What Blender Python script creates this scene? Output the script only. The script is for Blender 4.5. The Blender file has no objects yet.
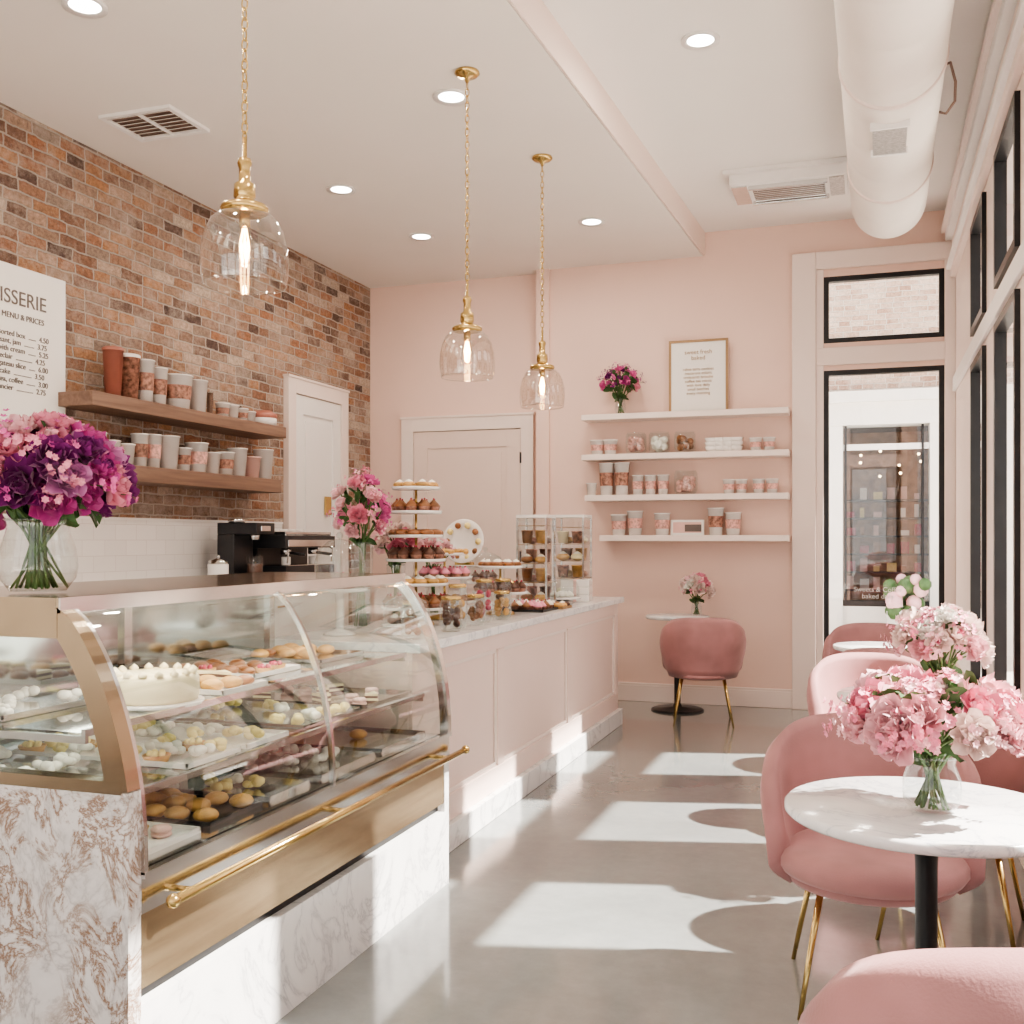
import bpy, math, random
from mathutils import Vector, Matrix
random.seed(7)
R=random.random
def ru(a,b): return a+(b-a)*random.random()
scene=bpy.context.scene
COL=scene.collection
CEIL=3.82; CEIL2=4.02

# ------------------------------------------------------------------ materials
MATS={}
def nodes(name):
    m=bpy.data.materials.new(name); m.use_nodes=True
    nt=m.node_tree; b=nt.nodes['Principled BSDF']
    return m,nt,b
def ramp(nt,stops):
    r=nt.nodes.new('ShaderNodeValToRGB'); e=r.color_ramp.elements
    while len(e)<len(stops): e.new(0.5)
    for i,(p,c) in enumerate(stops):
        e[i].position=p; e[i].color=(c[0],c[1],c[2],1)
    return r
def coord(nt,kind='Object',scale=(1,1,1),rot=(0,0,0)):
    t=nt.nodes.new('ShaderNodeTexCoord'); mp=nt.nodes.new('ShaderNodeMapping')
    mp.inputs['Scale'].default_value=scale; mp.inputs['Rotation'].default_value=rot
    nt.links.new(t.outputs[kind],mp.inputs['Vector']); return mp
def noise(nt,vec,scale,detail=4,rough=.5,dist=0):
    n=nt.nodes.new('ShaderNodeTexNoise'); n.inputs['Scale'].default_value=scale
    n.inputs['Detail'].default_value=detail; n.inputs['Roughness'].default_value=rough
    n.inputs['Distortion'].default_value=dist
    if vec is not None: nt.links.new(vec.outputs[0],n.inputs['Vector'])
    return n
def bump(nt,b,src,strength=.2,dist=.01):
    bp=nt.nodes.new('ShaderNodeBump'); bp.inputs['Strength'].default_value=strength
    bp.inputs['Distance'].default_value=dist
    nt.links.new(src,bp.inputs['Height']); nt.links.new(bp.outputs[0],b.inputs['Normal'])
def M(name,col,rough=.5,metal=0,var=.06,scale=8,bmp=0,sheen=0,emit=0,emitcol=None,coat=0,bs=None):
    if name in MATS: return MATS[name]
    m,nt,b=nodes(name)
    mp=coord(nt); n=noise(nt,mp,scale,2)
    lo=tuple(max(0,c*(1-var)) for c in col); hi=tuple(min(1,c*(1+var)) for c in col)
    r=ramp(nt,[(.3,lo),(.7,hi)]); nt.links.new(n.outputs['Fac'],r.inputs[0])
    nt.links.new(r.outputs[0],b.inputs['Base Color'])
    b.inputs['Roughness'].default_value=rough; b.inputs['Metallic'].default_value=metal
    if sheen:
        b.inputs['Sheen Weight'].default_value=sheen; b.inputs['Sheen Roughness'].default_value=.4
        b.inputs['Sheen Tint'].default_value=(1,.8,.78,1)
    if coat: b.inputs['Coat Weight'].default_value=coat
    if emit:
        b.inputs['Emission Color'].default_value=(*(emitcol or col),1); b.inputs['Emission Strength'].default_value=emit
    if bmp:
        n2=noise(nt,mp,bs or scale*6,2); bump(nt,b,n2.outputs['Fac'],bmp)
    MATS[name]=m; return m
def glass_thin(name,tint=(1,1,1),r0=.05,rough=0.0,edge=.95):
    # thin clear sheet: transparent with Schlick reflection
    m=bpy.data.materials.new(name); m.use_nodes=True; nt=m.node_tree; nt.nodes.clear()
    o=nt.nodes.new('ShaderNodeOutputMaterial'); t=nt.nodes.new('ShaderNodeBsdfTransparent'); g=nt.nodes.new('ShaderNodeBsdfGlossy')
    mx=nt.nodes.new('ShaderNodeMixShader'); f=nt.nodes.new('ShaderNodeLayerWeight'); f.inputs['Blend'].default_value=.5
    pw=nt.nodes.new('ShaderNodeMath'); pw.operation='POWER'; pw.inputs[1].default_value=4.0
    mu=nt.nodes.new('ShaderNodeMath'); mu.operation='MULTIPLY_ADD'; mu.inputs[1].default_value=edge-r0; mu.inputs[2].default_value=r0
    nt.links.new(f.outputs['Facing'],pw.inputs[0]); nt.links.new(pw.outputs[0],mu.inputs[0])
    t.inputs['Color'].default_value=(*tint,1); g.inputs['Roughness'].default_value=rough; g.inputs['Color'].default_value=(1,1,1,1)
    nt.links.new(mu.outputs[0],mx.inputs[0]); nt.links.new(t.outputs[0],mx.inputs[1]); nt.links.new(g.outputs[0],mx.inputs[2])
    nt.links.new(mx.outputs[0],o.inputs['Surface']); return m

def brick_mat(name,axis='yz',stops=None,mortar=(.47,.40,.35),wash=.5,w=.215,h=.072,bs=1.0,washc=(.60,.49,.42)):
    m,nt,b=nodes(name)
    tc=nt.nodes.new('ShaderNodeTexCoord'); sep=nt.nodes.new('ShaderNodeSeparateXYZ'); cmb=nt.nodes.new('ShaderNodeCombineXYZ')
    nt.links.new(tc.outputs['Object'],sep.inputs[0])
    nt.links.new(sep.outputs['Y' if axis=='yz' else 'X'],cmb.inputs[0]); nt.links.new(sep.outputs['Z'],cmb.inputs[1])
    nz=noise(nt,cmb,7,4,.65)
    va=nt.nodes.new('ShaderNodeVectorMath'); va.operation='MULTIPLY_ADD'
    va.inputs[1].default_value=(.045,.034,0)
    nt.links.new(nz.outputs['Color'],va.inputs[0]); nt.links.new(cmb.outputs[0],va.inputs[2])
    br=nt.nodes.new('ShaderNodeTexBrick'); br.offset=.5; br.squash=.72; br.squash_frequency=3
    br.inputs['Scale'].default_value=1; br.inputs['Brick Width'].default_value=w; br.inputs['Row Height'].default_value=h
    br.inputs['Mortar Size'].default_value=.0075; br.inputs['Mortar Smooth'].default_value=.45; br.inputs['Bias'].default_value=0
    br.inputs['Color1'].default_value=(0,0,0,1); br.inputs['Color2'].default_value=(1,1,1,1); br.inputs['Mortar'].default_value=(.5,.5,.5,1)
    nt.links.new(va.outputs[0],br.inputs['Vector'])
    rp=ramp(nt,stops or [(0,(.11,.07,.06)),(.14,(.22,.13,.095)),(.3,(.40,.19,.11)),(.44,(.32,.25,.21)),(.58,(.46,.24,.13)),(.72,(.28,.19,.155)),(.86,(.48,.33,.25)),(1,(.58,.48,.40))])
    nt.links.new(br.outputs['Color'],rp.inputs[0])
    n2=noise(nt,cmb,30,7,.8)
    c2=ramp(nt,[(.3,(.40,.38,.37)),(.7,(1.3,1.28,1.26))]); nt.links.new(n2.outputs['Fac'],c2.inputs[0])
    mixd=nt.nodes.new('ShaderNodeMixRGB'); mixd.blend_type='MULTIPLY'; mixd.inputs[0].default_value=1
    nt.links.new(rp.outputs[0],mixd.inputs[1]); nt.links.new(c2.outputs[0],mixd.inputs[2])
    mm=nt.nodes.new('ShaderNodeMixRGB'); mm.inputs[2].default_value=(*mortar,1)
    nt.links.new(br.outputs['Fac'],mm.inputs[0]); nt.links.new(mixd.outputs[0],mm.inputs[1])
    n3=noise(nt,cmb,2.6,11,.85); r3=ramp(nt,[(.47,(0,0,0)),(.60,(1,1,1))]); nt.links.new(n3.outputs['Fac'],r3.inputs[0])
    ml=nt.nodes.new('ShaderNodeMath'); ml.operation='MULTIPLY'; ml.inputs[1].default_value=wash; nt.links.new(r3.outputs[0],ml.inputs[0])
    mw=nt.nodes.new('ShaderNodeMixRGB'); mw.inputs[2].default_value=(*washc,1)
    nt.links.new(ml.outputs[0],mw.inputs[0]); nt.links.new(mm.outputs[0],mw.inputs[1])
    nt.links.new(mw.outputs[0],b.inputs['Base Color']); b.inputs['Roughness'].default_value=.9
    inv=nt.nodes.new('ShaderNodeMath'); inv.operation='SUBTRACT'; inv.inputs[0].default_value=1; nt.links.new(br.outputs['Fac'],inv.inputs[1])
    ad=nt.nodes.new('ShaderNodeMath'); ad.operation='MULTIPLY_ADD'; ad.inputs[1].default_value=.7; nt.links.new(n2.outputs['Fac'],ad.inputs[0]); nt.links.new(inv.outputs[0],ad.inputs[2])
    bump(nt,b,ad.outputs[0],bs,.018); return m
def marble_mat(name,base=(.84,.81,.80),vein=(.42,.41,.43),scale=2.2,amt=.75,gold=None,rough=.16):
    m,nt,b=nodes(name); mp=coord(nt,scale=(scale,scale,scale*.8),rot=(.4,.5,.7))
    n1=noise(nt,mp,1.3,6,.58,1.6)
    sb=nt.nodes.new('ShaderNodeMath'); sb.operation='SUBTRACT'; sb.inputs[1].default_value=.5; nt.links.new(n1.outputs['Fac'],sb.inputs[0])
    ab=nt.nodes.new('ShaderNodeMath'); ab.operation='ABSOLUTE'; nt.links.new(sb.outputs[0],ab.inputs[0])
    r=ramp(nt,[(0,(1,1,1)),(.008,(.55,.55,.55)),(.035,(.14,.14,.14)),(.12,(0,0,0))]); nt.links.new(ab.outputs[0],r.inputs[0])
    n2=noise(nt,mp,1.1,3); mu=nt.nodes.new('ShaderNodeMath'); mu.operation='MULTIPLY'; mu.inputs[1].default_value=amt*1.6
    nt.links.new(n2.outputs['Fac'],mu.inputs[0]); mu2=nt.nodes.new('ShaderNodeMath'); mu2.operation='MULTIPLY'; mu2.use_clamp=True
    nt.links.new(mu.outputs[0],mu2.inputs[0]); nt.links.new(r.outputs[0],mu2.inputs[1])
    mx=nt.nodes.new('ShaderNodeMixRGB'); mx.inputs[1].default_value=(*base,1); mx.inputs[2].default_value=(*vein,1); nt.links.new(mu2.outputs[0],mx.inputs[0])
    out=mx
    if gold:
        n4=noise(nt,mp,3.4,8,.7,.7); s4=nt.nodes.new('ShaderNodeMath'); s4.operation='SUBTRACT'; s4.inputs[1].default_value=.5; nt.links.new(n4.outputs['Fac'],s4.inputs[0])
        a4=nt.nodes.new('ShaderNodeMath'); a4.operation='ABSOLUTE'; nt.links.new(s4.outputs[0],a4.inputs[0])
        r4=ramp(nt,[(0,(.95,.95,.95)),(.014,(.6,.6,.6)),(.04,(.12,.12,.12)),(.07,(0,0,0))]); nt.links.new(a4.outputs[0],r4.inputs[0])
        n5=noise(nt,mp,1.3,3); r5=ramp(nt,[(.40,(.1,.1,.1)),(.52,(1,1,1))]); nt.links.new(n5.outputs['Fac'],r5.inputs[0])
        m5=nt.nodes.new('ShaderNodeMath'); m5.operation='MULTIPLY'; nt.links.new(r4.outputs[0],m5.inputs[0]); nt.links.new(r5.outputs[0],m5.inputs[1])
        mg=nt.nodes.new('ShaderNodeMixRGB'); mg.inputs[2].default_value=(*gold,1); nt.links.new(m5.outputs[0],mg.inputs[0]); nt.links.new(mx.outputs[0],mg.inputs[1]); out=mg
    nt.links.new(out.outputs[0],b.inputs['Base Color']); b.inputs['Roughness'].default_value=rough; return m
def wood_mat(name,c1,c2,axis=1,rough=.5,metal=0):
    m,nt,b=nodes(name); s=[22,22,22]; s[axis]=1.2; mp=coord(nt,scale=tuple(s)); n=noise(nt,mp,1,5,.6,.6)
    r=ramp(nt,[(.3,c1),(.7,c2)]); nt.links.new(n.outputs['Fac'],r.inputs[0]); nt.links.new(r.outputs[0],b.inputs['Base Color'])
    b.inputs['Roughness'].default_value=rough; b.inputs['Metallic'].default_value=metal; bump(nt,b,n.outputs['Fac'],.12,.002); return m
def concrete_mat():
    m,nt,b=nodes('polished_concrete'); mp=coord(nt); n=noise(nt,mp,.9,8,.6,.6); n2=noise(nt,mp,14,6,.7)
    mx=nt.nodes.new('ShaderNodeMixRGB'); mx.inputs[0].default_value=.25; nt.links.new(n.outputs['Fac'],mx.inputs[1]); nt.links.new(n2.outputs['Fac'],mx.inputs[2])
    r=ramp(nt,[(.3,(.165,.18,.18)),(.5,(.215,.232,.23)),(.72,(.29,.31,.305))]); nt.links.new(mx.outputs[0],r.inputs[0]); nt.links.new(r.outputs[0],b.inputs['Base Color'])
    rr=nt.nodes.new('ShaderNodeMapRange'); rr.inputs[3].default_value=.08; rr.inputs[4].default_value=.26; nt.links.new(n.outputs['Fac'],rr.inputs[0]); nt.links.new(rr.outputs[0],b.inputs['Roughness'])
    b.inputs['Coat Weight'].default_value=.6; b.inputs['Coat Roughness'].default_value=.08
    bump(nt,b,n2.outputs['Fac'],.03,.003); return m
def tile_mat():
    m,nt,b=nodes('white_subway_tile'); tc=nt.nodes.new('ShaderNodeTexCoord'); sep=nt.nodes.new('ShaderNodeSeparateXYZ'); cmb=nt.nodes.new('ShaderNodeCombineXYZ')
    nt.links.new(tc.outputs['Object'],sep.inputs[0]); nt.links.new(sep.outputs['Y'],cmb.inputs[0]); nt.links.new(sep.outputs['Z'],cmb.inputs[1])
    br=nt.nodes.new('ShaderNodeTexBrick'); br.offset=0.5
    for k,v in (('Scale',1),('Brick Width',.2),('Row Height',.1),('Mortar Size',.0018)): br.inputs[k].default_value=v
    br.inputs['Color1'].default_value=(.84,.8,.77,1); br.inputs['Color2'].default_value=(.88,.84,.81,1); br.inputs['Mortar'].default_value=(.70,.64,.61,1)
    nt.links.new(cmb.outputs[0],br.inputs['Vector']); nt.links.new(br.outputs['Color'],b.inputs['Base Color']); b.inputs['Roughness'].default_value=.2
    return m

brick=brick_mat('red_brick')
brick_out=brick_mat('pale_brick','xz',[(0,(.5,.32,.24)),(.5,(.66,.48,.38)),(1,(.75,.6,.5))],(.75,.68,.62),.5,washc=(.75,.65,.58))
marble=marble_mat('white_marble',(.83,.82,.81),(.34,.34,.37)); marble_gold=marble_mat('gold_vein_marble',(.79,.76,.74),(.42,.39,.38),2.3,.9,(.24,.115,.05))
marble_t=marble_mat('tabletop_marble',(.84,.83,.83),(.46,.48,.53),3.0,.9)
walnut=wood_mat('walnut_wood',(.15,.085,.06),(.29,.18,.13)); bandwood=wood_mat('bronze_band',(.36,.26,.16),(.52,.40,.26),1,.24,.85)
concrete=concrete_mat(); tile=tile_mat()
pink=M('pink_plaster',(.83,.61,.53),.75,0,.015,2,.05); pinkp=M('pink_panel_paint',(.85,.67,.60),.42,0,.012,3)
ceilm=M('ceiling_paint',(.85,.79,.74),.85,0,.01,2); ceilm2=M('ceiling_white_paint',(.87,.84,.81),.85,0,.01,2); beamm=M('beam_pink_paint',(.86,.71,.64),.8,0,.01,2)
trimw=M('trim_cream_paint',(.85,.725,.665),.45,0,.01,3); doorp=M('door_blush_paint',(.79,.64,.57),.45,0,.01,3); white=M('white_paint',(.87,.84,.82),.4,0,.01,3)
shelfp=M('shelf_paint',(.88,.76,.70),.4,0,.01,3)
black=M('black_metal',(.015,.015,.017),.35,.3,.1); blackp=M('black_plastic',(.02,.02,.023),.3,0,.1)
brass=M('brass',(.60,.43,.18),.22,1,.06,12); bronze=M('brushed_bronze',(.47,.38,.27),.14,1,.06,10); chrome=M('brushed_steel',(.70,.69,.68),.14,1,.04,14); mirror=M('mirror_back_panel',(.42,.46,.45),.08,1,.02,3)
ductm=M('duct_fabric',(.85,.79,.73),.6,0,.02,4,.25,bs=9); foil=M('aluminium_foil_grille',(.55,.54,.53),.3,1,.2,60,.5)
velvet=M('pink_velvet',(.41,.20,.20),.8,0,.18,5,.1,sheen=.35,bs=200)
wglass=glass_thin('window_glass',(1,1,1)); vglass=glass_thin('clear_vase_glass',(.90,.93,.93),.07,0,.75); cglass=glass_thin('case_glass',(.93,.97,.955),.12)
sfglass=glass_thin('storefront_glass',(.9,.92,.92),.08); sglass=glass_thin('shelf_glass',(.82,.91,.88),.08); lglass=glass_thin('pendant_glass',(.90,.87,.83),.13)
bulbm=M('bulb_filament',(1,.62,.25),.5,0,0,1,emit=32,emitcol=(1,.58,.22)); lampm=M('downlight_lens',(1,.96,.9),.5,0,0,1,emit=14)
green=M('stem_green',(.09,.17,.05),.55,0,.3,20); leaf=M('leaf_green',(.07,.15,.05),.5,0,.3,14)
PET={n:M('petal_'+n,c,.6,0,.12,9,sheen=.2) for n,c in dict(pale=(.88,.53,.57),rose=(.80,.30,.40),magenta=(.55,.07,.30),plum=(.22,.02,.17),blush=(.90,.73,.68),white=(.92,.88,.82),hot=(.72,.14,.38),lilac=(.60,.22,.46)).items()}
cream=M('cream_frosting',(.9,.78,.50),.5,0,.03); choc=M('chocolate',(.10,.04,.025),.4,0,.2); crust=M('golden_pastry',(.60,.34,.11),.5,0,.35,18,.2); yel=M('lemon_cream',(.88,.72,.30),.45,0,.1)
wc=M('whipped_cream',(.9,.86,.77),.5,0,.02); berry=M('berry_red',(.45,.03,.08),.3,0,.3,20); brownc=M('caramel_brown',(.28,.12,.05),.4,0,.3,12)
porc=M('white_porcelain',(.87,.83,.8),.2,0,.01); cuppink=M('pink_paper_cup',(.80,.52,.47),.5,0,.05); redcan=M('terracotta_canister',(.40,.15,.11),.5,0,.1)
cupbrown=M('printed_cup_brown',(.36,.18,.13),.5,0,.6,40); cuprose=M('printed_cup_rose',(.68,.38,.33),.5,0,.4,50)
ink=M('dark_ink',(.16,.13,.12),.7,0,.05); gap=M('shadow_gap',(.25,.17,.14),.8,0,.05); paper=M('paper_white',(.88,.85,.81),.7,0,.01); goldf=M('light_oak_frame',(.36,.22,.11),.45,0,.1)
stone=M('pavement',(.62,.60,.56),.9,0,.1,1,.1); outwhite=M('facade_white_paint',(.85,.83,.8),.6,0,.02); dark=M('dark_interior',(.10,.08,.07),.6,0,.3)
warmb=M('shop_bulbs',(1,.7,.4),.5,0,0,1,emit=10); shopwood=M('shop_shelving',(.35,.2,.12),.6,0,.3)

# ------------------------------------------------------------------ mesh builder
class MB:
    def __init__(s): s.v=[];s.f=[];s.mi=[];s.sm=[];s.mats=[];s.T=Matrix()
    def add(s,vs,fs,mat,smooth=False):
        if mat not in s.mats: s.mats.append(mat)
        k=s.mats.index(mat); o=len(s.v)
        s.v.extend([tuple(s.T@Vector(p)) for p in vs])
        for f in fs: s.f.append([i+o for i in f]); s.mi.append(k); s.sm.append(smooth)
    def box(s,x0,x1,y0,y1,z0,z1,mat):
        if x0>x1:x0,x1=x1,x0
        if y0>y1:y0,y1=y1,y0
        if z0>z1:z0,z1=z1,z0
        s.add([(x0,y0,z0),(x1,y0,z0),(x1,y1,z0),(x0,y1,z0),(x0,y0,z1),(x1,y0,z1),(x1,y1,z1),(x0,y1,z1)],
              [(0,3,2,1),(4,5,6,7),(0,1,5,4),(1,2,6,5),(2,3,7,6),(3,0,4,7)],mat)
    def prism(s,poly,z0,z1,mat):
        n=len(poly); vs=[(x,y,z0) for x,y in poly]+[(x,y,z1) for x,y in poly]
        s.add(vs,[list(range(n))[::-1],[n+i for i in range(n)]]+[(i,(i+1)%n,n+(i+1)%n,n+i) for i in range(n)],mat)
    def paneX(s,x,y0,y1,z0,z1,mat): s.add([(x,y0,z0),(x,y1,z0),(x,y1,z1),(x,y0,z1)],[(0,1,2,3)],mat)
    def paneY(s,y,x0,x1,z0,z1,mat): s.add([(x0,y,z0),(x1,y,z0),(x1,y,z1),(x0,y,z1)],[(0,1,2,3)],mat)
    def paneZ(s,z,x0,x1,y0,y1,mat): s.add([(x0,y0,z),(x1,y0,z),(x1,y1,z),(x0,y1,z)],[(0,1,2,3)],mat)
    def lathe(s,prof,c=(0,0,0),mat=None,seg=24,smooth=True,ax=None):
        vs=[];fs=[];n=len(prof); A=ax or Matrix()
        for i in range(seg):
            a=2*math.pi*i/seg
            for r,z in prof:
                p=A@Vector((r*math.cos(a),r*math.sin(a),z)); vs.append((p.x+c[0],p.y+c[1],p.z+c[2]))
        for i in range(seg):
            j=(i+1)%seg
            for k in range(n-1): fs.append((i*n+k,j*n+k,j*n+k+1,i*n+k+1))
        s.add(vs,fs,mat,smooth)
    def cyl(s,c,r,h,mat,seg=20,r2=None,smooth=True):
        r2=r if r2 is None else r2; e=min(.12*min(r,r2),h*.2)
        s.lathe([(0,0),(r-e,0),(r,e),(r2,h-e),(r2-e,h),(0,h)],c,mat,seg,smooth)
    def tube(s,pts,r,mat,seg=8,closed=False,cap=True):
        pts=[Vector(p) for p in pts]; n=len(pts); rs=r if isinstance(r,(list,tuple)) else [r]*n
        vs=[];fs=[]; up=None
        for i,p in enumerate(pts):
            if closed: t=(pts[(i+1)%n]-pts[i-1])
            else: t=(pts[min(i+1,n-1)]-pts[max(i-1,0)])
            t.normalize()
            if up is None:
                up=Vector((0,0,1)) if abs(t.z)<.9 else Vector((1,0,0))
            a=t.cross(up)
            if a.length<1e-5: a=t.orthogonal()
            a.normalize(); b=a.cross(t).normalized(); up=b
            for k in range(seg):
                w=2*math.pi*k/seg; vs.append(p+(a*math.cos(w)+b*math.sin(w))*rs[i])
        m=n if closed else n-1
        for i in range(m):
            j=(i+1)%n
            for k in range(seg): l=(k+1)%seg; fs.append((i*seg+k,i*seg+l,j*seg+l,j*seg+k))
        if not closed and cap: fs.append(list(range(seg))[::-1]); fs.append([(n-1)*seg+k for k in range(seg)])
        s.add([tuple(v) for v in vs],fs,mat,True)
    def ball(s,c,r,mat,seg=12,rings=8,sc=(1,1,1)):
        prof=[(max(0,math.sin(math.pi*i/rings))*1,-math.cos(math.pi*i/rings)) for i in range(rings+1)]
        A=Matrix.Diagonal((r*sc[0],r*sc[1],r*sc[2],1)); s.lathe(prof,c,mat,seg,True,A)
    def grid(s,fn,nu,nv,mat,smooth=True):
        vs=[fn(i/nu,j/nv) for i in range(nu+1) for j in range(nv+1)]
        fs=[(i*(nv+1)+j,(i+1)*(nv+1)+j,(i+1)*(nv+1)+j+1,i*(nv+1)+j+1) for i in range(nu) for j in range(nv)]
        s.add([tuple(v) for v in vs],fs,mat,smooth)
    def mesh(s,name):
        me=bpy.data.meshes.new(name); me.from_pydata(s.v,[],s.f)
        for m in s.mats: me.materials.append(m)
        me.polygons.foreach_set('material_index',s.mi); me.polygons.foreach_set('use_smooth',s.sm); me.update(); return me
    def obj(s,name,loc=(0,0,0),rz=0,bevel=0,subd=0,parent=None):
        return put(name,s.mesh(name),loc,rz,bevel,subd,parent)
def put(name,me,loc=(0,0,0),rz=0,bevel=0,subd=0,parent=None):
    o=bpy.data.objects.new(name,me); COL.objects.link(o); o.location=loc; o.rotation_euler=(0,0,rz)
    if bevel:
        b=o.modifiers.new('bevel','BEVEL'); b.width=bevel; b.segments=2; b.limit_method='ANGLE'; b.angle_limit=math.radians(50)
    if parent: o.parent=parent
    return o
def text(body,size,loc,rot,mat,parent,name='lettering',align='CENTER'):
    c=bpy.data.curves.new(name,'FONT'); c.body=body; c.size=size; c.align_x=align; c.extrude=.0015
    c.materials.append(mat); o=bpy.data.objects.new(name,c); COL.objects.link(o); o.location=loc; o.rotation_euler=rot; o.parent=parent; return o

# ------------------------------------------------------------------ room shell
XL=-4.55; XR=.64; YB=9.0; YF=-1.6
b=MB(); b.box(XL-.1,XR+.2,YF-.2,9.3,-.1,0,concrete); b.obj('floor')
def bx(y): return -1.35-.042*(9-y)
b=MB(); b.prism([(XL-.1,YF-.2),(bx(YF-.2),YF-.2),(bx(9.3),9.3),(XL-.1,9.3)],CEIL,4.2,ceilm)
b.prism([(bx(YF-.2),YF-.2),(XR+.2,YF-.2),(XR+.2,9.3),(bx(9.3),9.3)],CEIL2,4.2,ceilm2)
b.prism([(bx(YF-.2),YF-.2),(bx(YF-.2)+.012,YF-.2),(bx(9.2)+.012,9.0),(bx(9.2),9.0)],CEIL-.002,CEIL2,beamm); b.obj('ceiling')
b=MB(); b.box(XL-.2,XL,YF-.2,9.3,0,CEIL,brick); b.obj('wall_left')
b=MB(); b.box(XL,XL+.015,YF,7.5,0,1.53,tile); b.box(XL,XL+.022,YF,7.5,1.53,1.545,white); b.obj('trim_1')
b=MB()
b.box(XL,-2.71,9.12,9.25,0,CEIL,pink); b.box(-2.71,-.36,YB,9.2,0,CEIL,pink); b.box(-1.4,-.36,YB,9.2,CEIL,CEIL2,pink)
b.box(.56,.84,YB,9.2,0,CEIL2,pink); b.box(-.36,.56,YB,9.2,2.79,3.015,pink); b.box(-.36,.56,YB,9.2,3.56,CEIL2,pink); b.box(-.36,.56,YB,9.2,0,.06,pink)
b.obj('wall_back')
b=MB(); b.box(-.61,-.42,8.95,YB,0,3.76,trimw); b.box(-.42,.64,8.95,YB,3.62,3.76,trimw); b.box(-.42,.60,8.965,YB,2.83,2.975,trimw)
b.box(-.42,-.36,8.975,YB,0,3.62,trimw); b.box(.56,.64,8.96,YB,0,3.62,trimw); b.obj('trim_2',bevel=.006)
b=MB(); b.box(-2.71,-.61,8.98,YB,0,.14,trimw); b.box(-2.71,-.61,8.985,YB,.14,.16,trimw); b.obj('baseboard_back',bevel=.004)
b=MB(); b.box(-2.83,-2.71,8.97,9.12,0,CEIL,pink); b.obj('trim_3')
bays=[(6.65,7.42),(5.2,6.05),(3.85,4.65),(2.5,3.3),(1.15,1.95),(-.2,.6),(-1.5,-.75)]
b=MB()
XO=XR+.12
b.box(XR,XO,YF-.2,YB,0,.45,pink); b.box(XR,XO,YF-.2,YB,3.42,CEIL2,trimw); b.box(XR,XO,YF-.2,YB,2.53,2.72,trimw)
edges=[YB]+[e for (a,c) in bays for e in (c,a)]+[YF-.2]
for i in range(0,len(edges),2):
    b.box(XR,XO,edges[i+1],edges[i],.45,2.53,trimw); b.box(XR,XO,edges[i+1],edges[i],2.72,3.42,trimw)
b.obj('wall_right')
b=MB(); b.box(XR-.04,XR,YF,YB-.05,3.47,3.53,trimw); b.box(XR-.07,XR,YF,YB-.05,3.53,3.57,white); b.box(XR-.03,XR,YF,YB-.05,3.57,3.76,trimw)
b.box(XR-.08,XR,YF,YB-.05,3.76,3.82,white); b.box(XR-.11,XR,YF,YB-.05,3.82,3.86,trimw); b.box(XR-.025,XR,YF,YB-.05,2.57,2.68,white); b.obj('trim_4',bevel=.005)
b=MB(); b.box(XR-.02,XR,YF,YB-.05,0,.16,trimw); b.box(XR-.05,XR,YF,8.0,.41,.45,white); b.obj('baseboard_right')
def winframe(b,y0,y1,z0,z1,x=.615,t=.045):
    b.box(x,x+.06,y0,y1,z0,z0+t,black); b.box(x,x+.06,y0,y1,z1-t,z1,black)
    b.box(x,x+.06,y0,y0+t,z0+t,z1-t,black); b.box(x,x+.06,y1-t,y1,z0+t,z1-t,black)
    b.paneX(x+.03,y0+t,y1-t,z0+t,z1-t,wglass)
for i,(y0,y1) in enumerate(bays):
    b=MB(); winframe(b,y0,y1,.45,2.53); winframe(b,y0,y1,2.72,3.42); b.obj('window_%d'%(i+1))
b=MB(); b.box(XL,XR,YF-.2,YF,0,.3,pink); b.box(XL,XR,YF-.2,YF,3.5,CEIL,pink); b.box(bx(YF)+.02,XR,YF-.2,YF,CEIL,CEIL2,pink)
for x in (XL,-2.9,-1.2,XR-.15): b.box(x,x+.15,YF-.2,YF,.3,3.5,trimw)
b.obj('wall_front')
b=MB()
for x0,x1 in ((XL+.15,-2.9),(-2.75,-1.2),(-1.05,XR-.15)):
    b.box(x0,x1,YF-.12,YF-.07,.3,.36,black); b.box(x0,x1,YF-.12,YF-.07,3.44,3.5,black); b.box(x0,x0+.05,YF-.12,YF-.07,.3,3.5,black); b.box(x1-.05,x1,YF-.12,YF-.07,.3,3.5,black)
    b.paneY(YF-.1,x0,x1,.3,3.5,wglass)
b.obj('window_8')  # unseen front glazing, added so sky light enters from behind the camera
b=MB()
def yframe(b,x0,x1,z0,z1,y=9.03,t=.04,d=.07):
    b.box(x0,x1,y,y+d,z0,z0+t,black); b.box(x0,x1,y,y+d,z1-t,z1,black); b.box(x0,x0+t,y,y+d,z0+t,z1-t,black); b.box(x1-t,x1,y,y+d,z0+t,z1-t,black)
    b.paneY(y+.03,x0+t,x1-t,z0+t,z1-t,wglass)
yframe(b,-.36,.56,.06,2.79,y=9.0)
gd=b.obj('door_3')
text('Sweets & Coffee\nbaked daily',.055,(.06,9.02,.98),(math.radians(90),0,0),white,gd)
b=MB(); yframe(b,-.36,.56,3.015,3.56,y=9.0); b.obj('window_9')
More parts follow.
